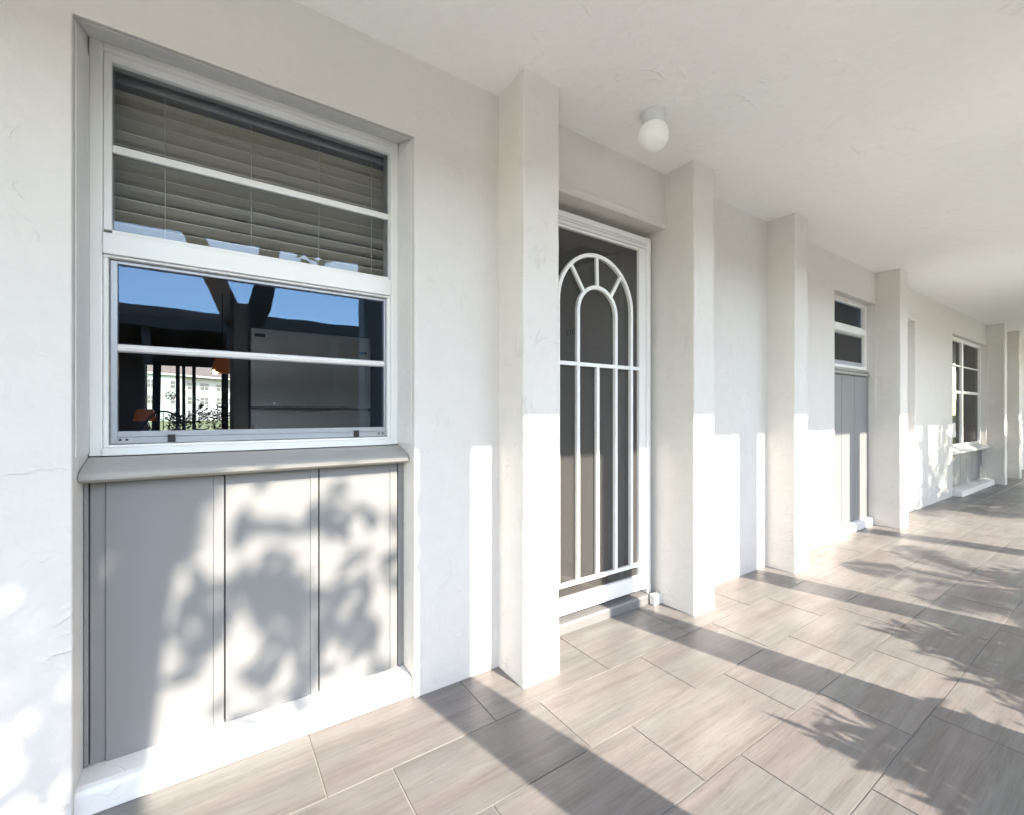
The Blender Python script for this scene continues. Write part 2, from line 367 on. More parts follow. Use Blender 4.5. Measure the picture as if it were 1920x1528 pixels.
# rounded plaster lip over the doors
for (a, b_) in (D1, D3):
    bpart(MB().prism_x(a + .002, b_ - .002, [(1.612, 2.128), (1.604, 2.140), (1.602, 2.156), (1.608, 2.172), (1.616, 2.178), (1.63, 2.178), (1.63, 2.128)]), 'door_lintel', 'wall', smooth=False, bevel=.003)
bpart(MB().box(XW0, XW1, -.42, 12.0, CZ, CZ + .22), 'walkway_ceiling', 'ceil')
bpart(MB().box(XW0, XW1, -.425, -.39, CZ - .035, CZ + .001), 'shadow_lip', 'ceil')  # lip added under the slab edge to lower its shadow on the wall
PX = [(-3.25, -3.06), (-1.10, -.91), (1.016, 1.200), (2.136, 2.322), (3.272, 3.458), (5.352, 5.56), (9.955, 10.14), (11.10, 11.29), (13.2, 13.39), (14.4, 14.6)]
def pilaster(x0, x1, i):
    """plaster pilaster with slightly wavy hand-trowelled arrises"""
    bm = bmesh.new(); rnd = random.Random(i); nz = 22
    prof = [(x0, D + .03), (x0, 1.43), (x1, 1.43), (x1, D + .03)]
    rows = []
    for k in range(nz + 1):
        z = CZ*k/nz + (.0 if k == 0 else 0)
        jx = [rnd.uniform(-.0022, .0022) for _ in range(4)]; jy = [0, rnd.uniform(-.0018, .0018), rnd.uniform(-.0018, .0018), 0]
        fl = .004*max(0, 1 - k/2.0)
        rows.append([bm.verts.new((p[0] + jx[m] + (-fl if m < 2 else fl), p[1] + jy[m] - (fl if m in (1, 2) else 0), z)) for m, p in enumerate(prof)])
    for k in range(nz):
        for m in range(3): bm.faces.new([rows[k][m], rows[k][m + 1], rows[k + 1][m + 1], rows[k + 1][m]])
    bmesh.ops.recalc_face_normals(bm, faces=bm.faces)
    for fc in bm.faces:
        if fc.normal.y > .5: bmesh.ops.reverse_faces(bm, faces=bm.faces[:]); break
    me = bpy.data.meshes.new('pilaster'); bm.to_mesh(me); bm.free(); me.materials.append(M['pil'])
    o = bpy.data.objects.new('pilaster', me); C.objects.link(o); o.parent = B; o.matrix_parent_inverse = Matrix.Translation((0, -1.8, 0))
    b = o.modifiers.new('bevel', 'BEVEL'); b.width = .009; b.segments = 3; b.limit_method = 'ANGLE'; b.angle_limit = R(50)
for i, (a, b_) in enumerate(PX): pilaster(a, b_, i)
CX = [-3.2, -1.04, 1.078, 2.19, 3.333, 5.338, 7.2, 10.0, 11.15, 13.3, 14.5]
for x in CX:
    bpart(MB().box(x, x + .2, -.42, -.22, -.12, CZ), 'column', 'pil', bevel=.008)

# --- panelled windows
def blackslot(mb, x, z, y, w_=.012, h=.03): mb.box(x - w_/2, x + w_/2, y - .004, y, z, z + h)
def window_unit(dx, ub, lt, lb, label, G=1.80, Yp=1.73, ut=2.154):
    """dx: shift along the wall; ub/lt/lb: bottom of upper glass, top and bottom of lower glass"""
    x0, x1 = -.306 + dx, .634 + dx
    fb = lb - .072                                   # frame bottom
    m = MB()
    m.box(x0, x0 + .030, G - .012, G + .09, fb, ut + .046)            # jambs
    m.box(x1 - .030, x1, G - .012, G + .09, fb, ut + .046)
    m.box(x0 + .030, x1 - .030, G - .012, G + .09, ut + .024, ut + .066)  # head
    m.box(x0 + .030, x1 - .030, G - .020, G + .09, fb, fb + .024)
    fr = bpart(m, 'window', 'white', bevel=.003, label=label)
    def sub(mb, name, mat, **k): return mb.build(name, mat, fr, **k)
    # fixed upper sash frame with a stepped bead
    m = MB(); ua, ub2 = x0 + .0305, x1 - .0305
    m.box(ua, -.257 + dx, G + .004, G + .05, ub - .002, ut + .0235); m.box(.601 + dx, ub2, G + .004, G + .05, ub - .002, ut + .0235)
    m.box(-.257 + dx, .601 + dx, G + .004, G + .05, ut, ut + .0235)
    m.box(-.257 + dx, .601 + dx, G + .006, G + .05, ub - .016, ub)
    sub(m, 'upper_sash', 'white', bevel=.002)
    sub(MB().box(-.262 + dx, .606 + dx, G + .022, G + .026, ub - .006, ut + .004), 'upper_pane', 'glass2')
    if ub < 1.8: sub(MB().box(-.257 + dx, .601 + dx, G + .006, G + .021, 1.880, 1.904), 'muntin', 'white', bevel=.003)
    # meeting rail
    m = MB(); m.box(ua, ub2, G - .016, G + .06, lt + .02, ub - .0165); m.box(ua, ub2, G - .006, G + .05, lt + .012, lt + .0198)
    sub(m, 'meeting_rail', 'white', bevel=.003)
    # channel
    m = MB()
    m.box(ua, ua + .012, G - .004, G + .05, fb + .024, lt + .0118); m.box(ub2 - .012, ub2, G - .004, G + .05, fb + .024, lt + .0118)
    m.box(ua + .012, ub2 - .012, G - .002, G + .05, fb + .024, fb + .032)
    sub(m, 'sash_channel', 'white', bevel=.002)
    # lower sash in mill aluminium
    a, b_ = ua + .014, ub2 - .014; z0 = fb + .034; z1 = lt + .010
    m = MB()
    m.box(a, -.245 + dx, G + .012, G + .04, z0, z1); m.box(.583 + dx, b_, G + .012, G + .04, z0, z1)
    m.box(-.245 + dx, .583 + dx, G + .012, G + .04, lt, z1)
    m.box(-.245 + dx, .583 + dx, G + .012, G + .04, lb - .018, lb)
    m.box(-.245 + dx, .583 + dx, G + .008, G + .04, z0, lb - .0185)
    sub(m, 'lower_sash', 'alu', bevel=.0015)
    sub(MB().box(-.249 + dx, .587 + dx, G + .024, G + .028, lb - .006, lt + .004), 'lower_pane', 'glass')
    if ub < 1.8:
        sub(MB().prism_x(-.245 + dx, .583 + dx, [(G + .0225, 1.272), (G + .010, 1.276), (G + .006, 1.285), (G + .010, 1.294), (G + .0225, 1.298)]), 'sash_muntin', 'white', bevel=.001)
        for x in (-.112, .470):
            sub(MB().box(x - .010, x + .010, G + .002, G + .0078, z0 + .001, z0 + .026), 'sash_latch', 'black', bevel=.001)
        for x in (-.238, -.222, .560, .576): sub(MB().tube([(x, G + .0078, z0 + .012), (x, G + .0062, z0 + .012)], .0035, 10), 'screw', 'black')
    else:
        sub(MB().box(-.245 + dx, .583 + dx, G + .016, G + .019, lb, lt), 'insect_screen', 'screen')
    # rounded timber ledge
    f0 = fb
    sy = 1.0
    prof = [(G + .05, f0 - .002), (G - .02, f0 - .003), (min(1.715, G - .03), f0 - .020), (1.685, f0 - .030), (1.668, f0 - .038), (1.659, f0 - .046), (1.661, f0 - .057),
            (1.672, f0 - .062), (1.690, f0 - .063), (1.695, f0 - .067), (1.71, f0 - .070), (G + .05, f0 - .070)]
    sub(MB().prism_x(W1[0] + dx + .002, W1[1] + dx - .002, prof), 'window_sill', 'sill', bevel=.002)
    # apron of vertical boards with lapped joints
    zt = f0 - .0705; zb = .0735; m = MB()
    X = W1[0] + dx
    segs = [(0, .011, 0), (.013, .048, .006), (.048, .308, -.0), (.308, .337, -.002), (.341, .597, .0), (.597, .624, -.0015), (.628, .888, .0), (.888, .917, -.002), (.921, .944, -.001)]
    for a_, b2, p in segs: m.box(X + a_ + (.001 if a_ == 0 else 0), X + b2 - (.001 if b2 > .94 else 0), Yp + p, Yp + .03, zb, zt)
    m.box(X + .001, X + .943, Yp + .022, Yp + .045, zb, zt)
    sub(m, 'apron_panel', 'panel', bevel=.0025)
    if dx == 0:  # paler sheets added over jambs and head, colour stands in for light there
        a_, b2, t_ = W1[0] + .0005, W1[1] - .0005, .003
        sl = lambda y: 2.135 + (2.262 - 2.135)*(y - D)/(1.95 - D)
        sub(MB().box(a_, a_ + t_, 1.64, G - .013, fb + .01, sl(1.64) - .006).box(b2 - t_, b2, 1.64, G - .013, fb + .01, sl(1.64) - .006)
            .prism_x(a_ + .004, b2 - .004, [(1.64, sl(1.64) - .001), (1.64, sl(1.64) - .004), (G - .013, sl(G - .013) - .004), (G - .013, sl(G - .013) - .001)]), 'brightened_reveal', 'curb')
    # plaster curb under the boards
    sub(MB().prism_x(X - .004 if dx == 0 else X + .001, X + .943, [(1.628, 0), (1.632, .060), (1.640, .068), (1.655, .073), (1.80, .073), (1.80, 0)]), 'curb', 'curb', bevel=.005)
    return fr
window_unit(0, 1.643, 1.543, 1.030, 'large sash window with open blind above grey board apron')
window_unit(4.713, 1.909, 1.812, 1.567, 'half-height dark window above a tall grey board apron', 1.70, 1.675, 2.104)

# --- far picture window
def far_window():
    x0, x1, G = W3[0] + .001, W3[1] - .001, 1.67; m = MB()
    zt, zb = 2.119, .62
    m.box(x0, x0 + .03, G, G + .06, zb, zt); m.box(x1 - .06, x1, G, G + .06, zb, zt)
    m.box(x0 + .03, x1 - .06, G, G + .06, 2.065, zt); m.box(x0 + .03, x1 - .06, G, G + .06, zb, zb + .04)
    m.box(8.79, 8.87, G + .002, G + .058, zb + .04, 2.065)
    fr = bpart(m, 'window', 'white', bevel=.003, label='tall white-muntined window far down the walkway')
    m = MB()
    for a, b in ((x0 + .03, 8.79), (8.87, x1 - .06)):
        m.box(a, b, G + .01, G + .05, 1.35, 1.39); m.box(a, b, G + .01, G + .05, 1.725, 1.745)
    m.build('muntin', 'white', fr, bevel=.002)
    MB().box(x0 + .03, x1 - .06, G + .028, G + .032, zb + .04, 2.065).build('pane', 'darkglass', fr)
    MB().prism_x(x0 + .001, x1 - .001, [(G + .06, zb - .002), (G - .02, zb - .004), (1.58, zb - .03), (1.56, zb - .05), (1.57, zb - .07), (1.62, zb - .08), (G + .06, zb - .08)]).build('window_sill', 'curb', fr, bevel=.003)
    m = MB(); n = 6; wd = (x1 - x0 - .002)/n
    for i in range(n): m.box(x0 + .001 + i*wd, x0 + .001 + (i + 1)*wd - .006, 1.66, 1.70, .09, zb - .081)
    m.box(x0 + .001, x1 - .001, 1.68, 1.72, .09, zb - .081)
    m.build('apron_panel', 'panel', fr, bevel=.002)
    MB().prism_x(x0 + .001, x1 - .001, [(1.52, 0), (1.53, .07), (1.60, .085), (1.74, .09), (1.74, 0)]).build('curb', 'curb', fr, bevel=.005)
far_window()

# --- screen door with arched grille
def bar(m, x0, x1, z0, z1, y0, y1): m.box(x0, x1, y0, y1, z0, z1)
def arch(m, cx, cz, r, h, wd, y0, y1, n=28):
    ri, ro = r - wd/2, r + wd/2; vs = []; fs = []
    for i in range(n + 1):
        a = math.pi*i/n; c_, s_ = math.cos(a), math.sin(a)
        for rr in (ri, ro):
            for y in (y0, y1): vs.append((cx + rr*c_, y, cz + (h + (rr - r))*s_))
    for i in range(n):
        b = 4*i; q = 4*(i + 1)
        fs += [(b, b + 2, q + 2, q), (b + 1, q + 1, q + 3, b + 3), (b, q, q + 1, b + 1), (b + 2, b + 3, q + 3, q + 2)]
    m.add(vs, fs)
def screen_door():
    x0, x1 = 1.262, 2.106; Y = 1.70; m = MB()
    # outer frame with ribbed faces
    m.box(x0, x0 + .026, Y - .010, Y + .07, .050, 2.088); m.box(x1 - .030, x1, Y - .010, Y + .07, .050, 2.088)
    m.box(x0 + .026, x1 - .030, Y - .010, Y + .07, 2.058, 2.088)
    for k, (dz, dy) in enumerate(((.0, .006), (.010, .002), (.020, .006))): m.box(x0 + .026, x1 - .030, Y - dy, Y + .05, 2.030 + dz - .002, 2.038 + dz - .0022)
    fr = bpart(m, 'screen_door', 'doorwhite', bevel=.002, label='white screen door with arched grille')
    m = MB(); a, b = x0 + .029, x1 - .033
    m.box(a, 1.350, Y, Y + .028, .075, 2.026); m.box(2.018, b, Y, Y + .028, .075, 2.026)
    m.box(1.350, 2.018, Y + .001, Y + .028, 2.012, 2.026)
    m.build('door_leaf_frame', 'doorwhite', fr, bevel=.003)
    m = MB(); m.box(1.350, 2.018, Y + .001, Y + .028, .075, .158)
    for k in range(3): m.box(1.352, 2.016, Y - .002, Y + .0008, .088 + k*.022, .092 + k*.022)
    m.build('kick_plate', 'doorwhite', fr, bevel=.0015)
    m = MB(); wd = .020; y0, y1 = Y - .004, Y + .016
    for x in (1.417, 1.550, 1.689, 1.827, 1.951):
        top = {1.417: 1.645, 1.951: 1.645, 1.550: 1.607, 1.827: 1.607, 1.689: 1.325}[x]
        m.box(x - wd/2, x + wd/2, y0, y1, .233, top)
    m.box(1.351, 2.017, y0 + .001, y1 - .001, 1.324, 1.344); m.box(1.351, 2.017, y0 + .001, y1 - .001, .213, .233)
    arch(m, 1.684, 1.645, .267, .267, wd, y0, y1); arch(m, 1.6885, 1.607, .1385, .1385, wd, y0, y1)
    for an in (90, 133, 46):
        ca, sa = math.cos(R(an)), math.sin(R(an)); p0 = Vector((1.6885 + .14*ca, 0, 1.607 + .14*sa)); p1 = Vector((1.684 + .265*ca, 0, 1.645 + .265*sa))
        d = (p1 - p0).normalized(); q = Vector((-d.z, 0, d.x))*wd*.45; vs = []
        for p in (p0, p1):
            for sg in (-1, 1):
                for y in (y0 + .002, y1 - .002): vs.append((p.x + q.x*sg, y, p.z + q.z*sg))
        m.add(vs, [(0, 1, 3, 2), (4, 6, 7, 5), (0, 4, 5, 1), (2, 3, 7, 6), (0, 2, 6, 4), (1, 5, 7, 3)])
    m.build('grille', 'doorwhite', fr, bevel=.002)
    MB().box(1.351, 2.017, Y + .018, Y + .0185, .158, 2.012).build('insect_screen', 'screen', fr)
    m = MB(); m.add([(x1 - .0095 + (.003 if k % 2 else 0), Y - .0103, .09 + k*.0155) for k in range(124)] + [(x1 - .0070 + (.003 if k % 2 else 0), Y - .0103, .09 + k*.0155) for k in range(124)], [(k, 124 + k, 125 + k, k + 1) for k in range(123)])
    m.build('weather_strip', 'alu', fr)
    # threshold
    m = MB(); m.prism_x(D1[0] + .001, 2.118, [(1.668, 0), (1.670, .040), (1.678, .048), (1.80, .050), (1.80, 0)])
    m.box(1.62, 1.6245, 1.6672, 1.6678, .022, .0265)
    th = bpart(m, 'threshold', 'thr', bevel=.002)
    MB().prism_x(2.062, 2.132, [(1.630, 0), (1.630, .052), (1.640, .058), (1.667, .058), (1.667, 0)]).build('end_block', 'curb', th, bevel=.004)
screen_door()
# --- front door, standing open inside
def front_door():
    X0, X1, Y0, Y1 = 2.030, 2.072, 1.86, 2.66; m = MB()
    rows = [(.22, .82), (1.03, 1.50), (1.74, 1.93)]; colsY = [(1.99, 2.22), (2.33, 2.56)]
    m.box(X0 + .008, X1, Y0, Y1, .06, 2.06)
    ys = [Y0, 1.99, 2.22, 2.33, 2.56, Y1]
    for i in (0, 2, 4): m.box(X0, X0 + .0078, ys[i], ys[i + 1], .06, 2.06)
    zs = [.06, .22, .82, 1.03, 1.50, 1.74, 1.93, 2.06]
    for (a, b) in colsY:
        for k in (0, 2, 4, 6): m.box(X0, X0 + .0078, a, b, zs[k], zs[k + 1])
        for (z0, z1) in rows: m.box(X0 + .002, X0 + .0078, a + .03, b - .03, z0 + .03, z1 - .03)
    d = bpart(m, 'front_door', 'leafdoor', bevel=.003, label='dark grey panelled front door standing open inside')
    m = MB(); m.box(X0 - .003, X0 - .0005, 2.19, 2.375, 1.60, 1.665)
    pl = m.build('number_plate', 'plate', d, bevel=.001)
    cu = bpy.data.curves.new('t', 'FONT'); cu.body = 'E105'; cu.size = .062; cu.align_x = 'CENTER'; cu.align_y = 'CENTER'; cu.extrude = .0006
    to = bpy.data.objects.new('t', cu); C.objects.link(to); bpy.context.view_layer.update()
    me = bpy.data.meshes.new_from_object(to.evaluated_get(bpy.context.evaluated_depsgraph_get()))
    bpy.data.objects.remove(to); mt = Matrix(((0, 0, -1, X0 - .0042), (-1, 0, 0, 2.2825), (0, 1, 0, 1.632), (0, 0, 0, 1)))
    me.transform(mt); me.materials.clear(); me.materials.append(M['ink'])
    o = bpy.data.objects.new('number_lettering', me); C.objects.link(o); o.parent = d
    m = MB(); m.tube([(X0, 2.60, 1.0), (X0 - .03, 2.60, 1.0)], .012, 12); m.tube([(X0 - .03, 2.60, 1.0), (X0 - .038, 2.6, 1.0), (X0 - .06, 2.60, 1.0), (X0 - .066, 2.6, 1.0)], [.018, .027, .027, .015], 16)
    m.build('door_knob', 'alu', d, smooth=True)
    m = MB(); m.box(2.080, 2.134, 1.775, 1.96, .05, 2.09); m.box(D1[0] + .001, 1.262, 1.775, 1.96, .05, 2.09); m.box(1.262, 2.080, 1.775, 1.96, 2.072, 2.12)
    m.box(2.076, 2.0795, 1.80, 1.82, .05, 2.07)
    bpart(m, 'door_jamb', 'leafdoor', bevel=.003)
front_door()
# --- two more doors down the walkway, set back in their openings
for (a, b), lab in ((D3, 'white door deep in its recess beyond the half-height window'), (D4, 'white door at the far end of the walkway')):
    m = MB(); m.box(a + .001, a + .04, 1.70, 1.80, .04, 2.108); m.box(b - .04, b - .001, 1.70, 1.80, .04, 2.108); m.box(a + .04, b - .04, 1.70, 1.80, 2.07, 2.108)
    d = bpart(m, 'screen_door', 'doorwhite', bevel=.002, label=lab)
    m = MB(); m.box(a + .042, b - .042, 1.72, 1.76, .05, 2.065)
    for z0, z1 in ((.2, .9), (1.05, 1.9)): m.box(a + .15, b - .15, 1.714, 1.7198, z0, z1)
    m.build('door_leaf', 'doorwhite', d, bevel=.004)
    m = MB(); xh = b - .10; m.tube([(xh, 1.72, 1.14), (xh, 1.66, 1.14)], .012, 10); m.tube([(xh + .01, 1.655, 1.14), (xh - .10, 1.65, 1.135)], [.012, .009], 10)
    m.build('door_handle', 'alu', d, smooth=True)
    bpart(MB().prism_x(a + .001, b - .001, [(1.625, 0), (1.63, .03), (1.64, .038), (1.80, .04), (1.80, 0)]), 'threshold', 'curb', bevel=.004)
# interior shell
m = MB()
m.box(-3.0, -2.9, 1.96, 8.1, 0, CZ); m.box(1.10, 1.17, 1.96, 4.6, 0, CZ)
m.box(2.45, 2.55, 1.96, 8.1, 0, CZ)
m.box(3.6, 3.7, 1.96, 4.0, 0, CZ); m.box(6.9, 7.0, 1.96, 4.0, 0, CZ); m.box(3.7, 6.9, 3.9, 4.0, 0, CZ)
m.box(7.2, 7.3, 1.96, 5.0, 0, CZ); m.box(7.3, 12.0, 4.9, 5.0, 0, CZ); m.box(11.9, 12.0, 1.96, 4.9, 0, CZ)
XF0, XF1, ZF = -.79, .245, 1.775                     # glazed opening in the far wall
m.box(-2.9, XF0, 8.0, 8.1, 0, CZ); m.box(XF1, 2.45, 8.0, 8.1, 0, CZ); m.box(XF0, XF1, 8.0, 8.1, ZF, CZ)
m.box(.105, .180, 3.2, 3.98, 0, CZ); m.box(.105, 1.10, 3.98, 4.05, 0, CZ)
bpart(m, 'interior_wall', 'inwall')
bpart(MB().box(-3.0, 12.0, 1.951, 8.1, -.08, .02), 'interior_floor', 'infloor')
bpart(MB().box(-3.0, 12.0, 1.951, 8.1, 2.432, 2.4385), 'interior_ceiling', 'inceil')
def ux(u, Y=8.0):
    s, c = .5577, .8300; xc = (u - 960)/833.6; return Y*(s + c*xc)/(c - s*xc)
m = MB()
for a, b in ((273, 275.5), (329, 337), (341, 347.5), (360, 367), (415, 428), (434, 436)): m.box(ux(a), ux(b), 8.01, 8.07, .02, ZF)
m.box(XF0, XF1, 8.012, 8.068, ZF - .02, ZF - .0005)
pd = bpart(m, 'patio_door', 'darkframe', label='dark framed glass patio door at the back of the room')
MB().box(XF0, XF1, 8.038, 8.041, .02, ZF).build('pane', 'glass2', pd)
bpart(MB().box(XW0, XW1, 8.1, 12, 0, .01).box(XW0, XW0 + .1, 1.96, 8, 0, CZ), 'rear_patio', 'curb')

# ------------------------------------------------ ceiling light
L = empty('ceiling_light', (1.66, 1.32, CZ)); tag(L, 'small white globe light on the ceiling outside the arched screen door', 'ceiling light')
MB().lathe(0, 0, [(.058, 0.0), (.058, -.006), (.052, -.010), (.052, -.034), (.046, -.044)]).build('lamp_base', 'metalgrey', L, smooth=False, bevel=.001)
prof = [(.040, -.052)] + [(.068*math.sin(R(a)), -.118 - .068*math.cos(R(a))) for a in range(216, 362, 9)]
prof = [(.040, -.042)] + [(.069*math.sin(R(a)), -.099 + .069*math.cos(R(a))) for a in range(38, 178, 7)] + [(.001, -.168)]
MB().lathe(0, 0, prof).build('globe', 'frosted', L, smooth=True)

# ------------------------------------------------ blind in the big window
def blind(dx, x0, x1, zt, zb, label, matslat='slat', tilt=22):
    b = empty('venetian_blind', (dx + (x0 + x1)/2, 1.95, zt)); tag(b, label, 'blind')
    cx = (x0 + x1)/2; hw = (x1 - x0)/2
    MB().box(-hw, hw, -.035, .03, -.055, .0).build('headrail', 'rail', b, bevel=.003)
    m = MB(); z = -.085; rnd = random.Random(7)
    ca, sa = math.cos(R(tilt)), math.sin(R(tilt))
    while z > zb - zt + .02:
        vs = []; jt = rnd.uniform(-.0012, .0012)
        for x in (-hw + .005, hw - .005):
            for k in range(5):
                q = (k - 2)/2*.026; hgt = .003*(1 - ((k - 2)/2)**2)
                vs.append((x, q*ca + hgt*sa, z + jt + (-1 if x < 0 else 1)*rnd.uniform(-.001, .001) - q*sa - hgt*ca))
        for k in range(10): pass
        m.add(vs + [(v[0], v[1], v[2] - .0022) for v in vs], [(k, k + 1, k + 6, k + 5) for k in range(4)] + [(10 + k, 15 + k, 16 + k, 11 + k) for k in range(4)] + [(0, 5, 15, 10), (4, 14, 19, 9)])
        z -= .0435
    m.build('slats', matslat, b)
    MB().box(-hw + .005, hw - .005, -.022, .022, zb - zt, zb - zt + .018).build('bottom_rail', matslat, b, bevel=.003)
    for fx in (-.66, -.13, .36, .80):
        MB().tube([(fx*hw, -.027, -.05), (fx*hw, -.027, zb - zt)], .0013, 6).build('ladder_cord', 'cord', b)
    return b
blind(0, -.30, .66, 2.215, 1.585, 'half-raised cream venetian blind with open slats behind the large window')
blind(4.713, -.30, .66, 2.17, 1.90, 'short grey venetian blind closed behind the half-height window', 'rail', 70)

# ------------------------------------------------ things in the rooms
F = empty('refrigerator', (.58, 3.30, .02)); tag(F, 'grey top-freezer refrigerator seen through the large window', 'refrigerator')
MB().box(-.382, .382, .06, .66, .03, 1.60).build('cabinet', 'fridge', F, bevel=.008)
MB().box(-.384, .384, 0, .055, .05, 1.082).build('fridge_door', 'fridge', F, bevel=.01)
MB().box(-.384, .384, 0, .055, 1.10, 1.61).build('freezer_door', 'fridge', F, bevel=.01)
MB().box(-.36, -.30, -.004, .0, 1.555, 1.575).build('badge', 'black', F, bevel=.001)
MB().box(.30, .355, -.004, .0, 1.49, 1.508).build('badge', 'black', F, bevel=.001)
MB().box(-.37, -.35, -.035, -.015, .62, 1.0).build('handle', 'fridge', F, bevel=.004)
MB().box(-.36, .36, .03, .6, -.0, .03).build('plinth', 'black', F)
P_ = empty('pendant_lamp', (ux(417, 6), 6.0, 1.53)); tag(P_, 'amber pendant lamp with a lit bulb hanging in the room behind the large window', 'pendant lamp')
MB().lathe(0, 0, [(.105, 0), (.10, .05), (.085, .12), (.05, .20), (.02, .26)], 24).build('lamp_shade', 'shade', P_, smooth=True)
MB().lathe(-.07, -.05, [(.004, -.02), (.020, -.012), (.026, .005), (.020, .022), (.008, .03)], 16).build('bulb', 'bulb', P_, smooth=True)
MB().tube([(0, 0, .25), (0, 0, .905)], .004, 8).build('cord', 'black', P_)
T = empty('side_table', (ux(272, 7), 7.0, .02)); tag(T, 'small dark wooden side table under the orange table lamp', 'side table')
MB().lathe(0, 0, [(.22, .70), (.22, .725)], 24).build('table_top', 'wood', T, bevel=.004)
for q in range(3):
    a = R(120*q); MB().tube([(.15*math.cos(a), .15*math.sin(a), .70), (.19*math.cos(a), .19*math.sin(a), 0)], .014, 8).build('leg', 'wood', T)
TL = empty('table_lamp', (ux(272, 7), 7.0, .746)); tag(TL, 'table lamp with orange shade at the back of the room behind the large window', 'table lamp')
MB().lathe(0, 0, [(.07, 0), (.07, .015), (.02, .03), (.035, .09), (.05, .15), (.02, .22), (.012, .26)], 20).build('lamp_base', 'ornament', TL, smooth=True)
MB().lathe(0, 0, [(.115, .245), (.10, .33), (.075, .39)], 24).build('lamp_shade', 'shade', TL, smooth=True)
CH = empty('wicker_chair', (ux(304, 6.4), 6.4, .02)); tag(CH, 'dark wicker armchair with rounded back behind the large window', 'chair')
m = MB()
arc = [(.21*math.cos(R(a)), .16, .75 + .34*math.sin(R(a))) for a in range(0, 181, 12)]
m.tube(arc, .010, 8)
for k in range(7):
    a = R(25 + k*22); m.tube([(0.0, .17, .55), (.21*math.cos(a), .16, .75 + .33*math.sin(a))], .005, 6)
m.tube([(.21, .16, .75), (.2, .17, .42)], .010, 8); m.tube([(-.21, .16, .75), (-.2, .17, .42)], .010, 8)
m.build('backrest', 'wicker', CH)
MB().lathe(0, -.04, [(.22, .38), (.235, .41), (.22, .44)], 24).build('seat', 'wicker', CH, smooth=True)
for sx in (-1, 1):
    for sy in (-1, 1): MB().tube([(sx*.16, -.04 + sy*.15, .38), (sx*.19, -.04 + sy*.18, 0)], .014, 8).build('leg', 'wicker', CH)
CB = empty('low_cabinet', (ux(376, 7.3), 7.3, .02)); tag(CB, 'low dark cabinet carrying house plants by the patio door', 'cabinet')
MB().box(-.46, .46, -.15, .15, 0, .72).build('body', 'wood', CB, bevel=.006)
MB().box(-.48, .48, -.17, .17, .72, .745).build('top', 'wood', CB, bevel=.003)
def houseplant(x, y, z, h, seed, lab):
    r = random.Random(seed); o = empty('house_plant', (x, y, z)); tag(o, lab, 'house plant', 'house plants on the low cabinet')
    MB().lathe(0, 0, [(.05, 0), (.07, .10), (.075, .11)], 16).build('pot', 'soil', o)
    m = MB()
    for k in range(260):
        a = r.uniform(0, 6.28); rr = r.uniform(0, .17); zz = .10 + r.random()**.8*h*(1 - rr*2.5); p = Vector((rr*math.cos(a), rr*math.sin(a), zz))
        d = Vector((r.uniform(-1, 1), r.uniform(-1, 1), r.uniform(-.3, 1))).normalized(); q = d.cross(Vector((r.uniform(-1, 1), r.uniform(-1, 1), r.uniform(-1, 1)))).normalized()
        l = r.uniform(.025, .05); m.add([p, p + d*l*.5 + q*l*.28, p + d*l, p + d*l*.5 - q*l*.28], [(0, 1, 2, 3)])
    m.build('foliage', 'darkleaf', o)
for k, (u, h, lab) in enumerate(((333, .24, 'house plant beside the wicker chair, leftmost of the three on the low cabinet'), (374, .38, 'taller house plant in the middle of the low cabinet'), (413, .36, 'house plant on the low cabinet below the pendant lamp'))):
    houseplant(ux(u, 7.3), 7.3, .766, h, k, lab)
CU = MB(); n = 14; vs = []
xa, xb = ux(281.5, 7.9), ux(297.5, 7.9)
for i in range(n + 1):
    x = xa + (xb - xa)*i/n; y = 7.9 + .02*math.sin(i*1.7); vs += [(x + .0, y, .05), (x + .03, y, 1.80)]
CU.add(vs + [(v[0], v[1] + .012, v[2]) for v in vs], [(2*i, 2*i + 2, 2*i + 3, 2*i + 1) for i in range(n)] + [(2*(n + 1) + 2*i, 2*(n + 1) + 2*i + 1, 2*(n + 1) + 2*i + 3, 2*(n + 1) + 2*i + 2) for i in range(n)])
tag(CU.build('curtain', 'curtain'), 'narrow dark blue curtain hanging at the patio door', 'curtain')
m = MB(); cx, cz = ux(319.5, 7.8), 1.086 + (774 - 743)/833.6*7.8/1.24
m.tube([(cx + .052*math.cos(R(a)), 7.8, cz + .052*math.sin(R(a))) for a in range(0, 361, 20)], .006, 6)
for k in range(6): m.tube([(cx, 7.8, cz), (cx + .05*math.cos(R(60*k)), 7.8, cz + .05*math.sin(R(60*k)))], .006, 6)
m.tube([(cx, 7.8, cz + .05), (cx, 7.8, 2.43)], .001, 4)
tag(m.build('hanging_ornament', 'ornament'), 'round grey ornament hanging before the patio door glass', 'ornament')

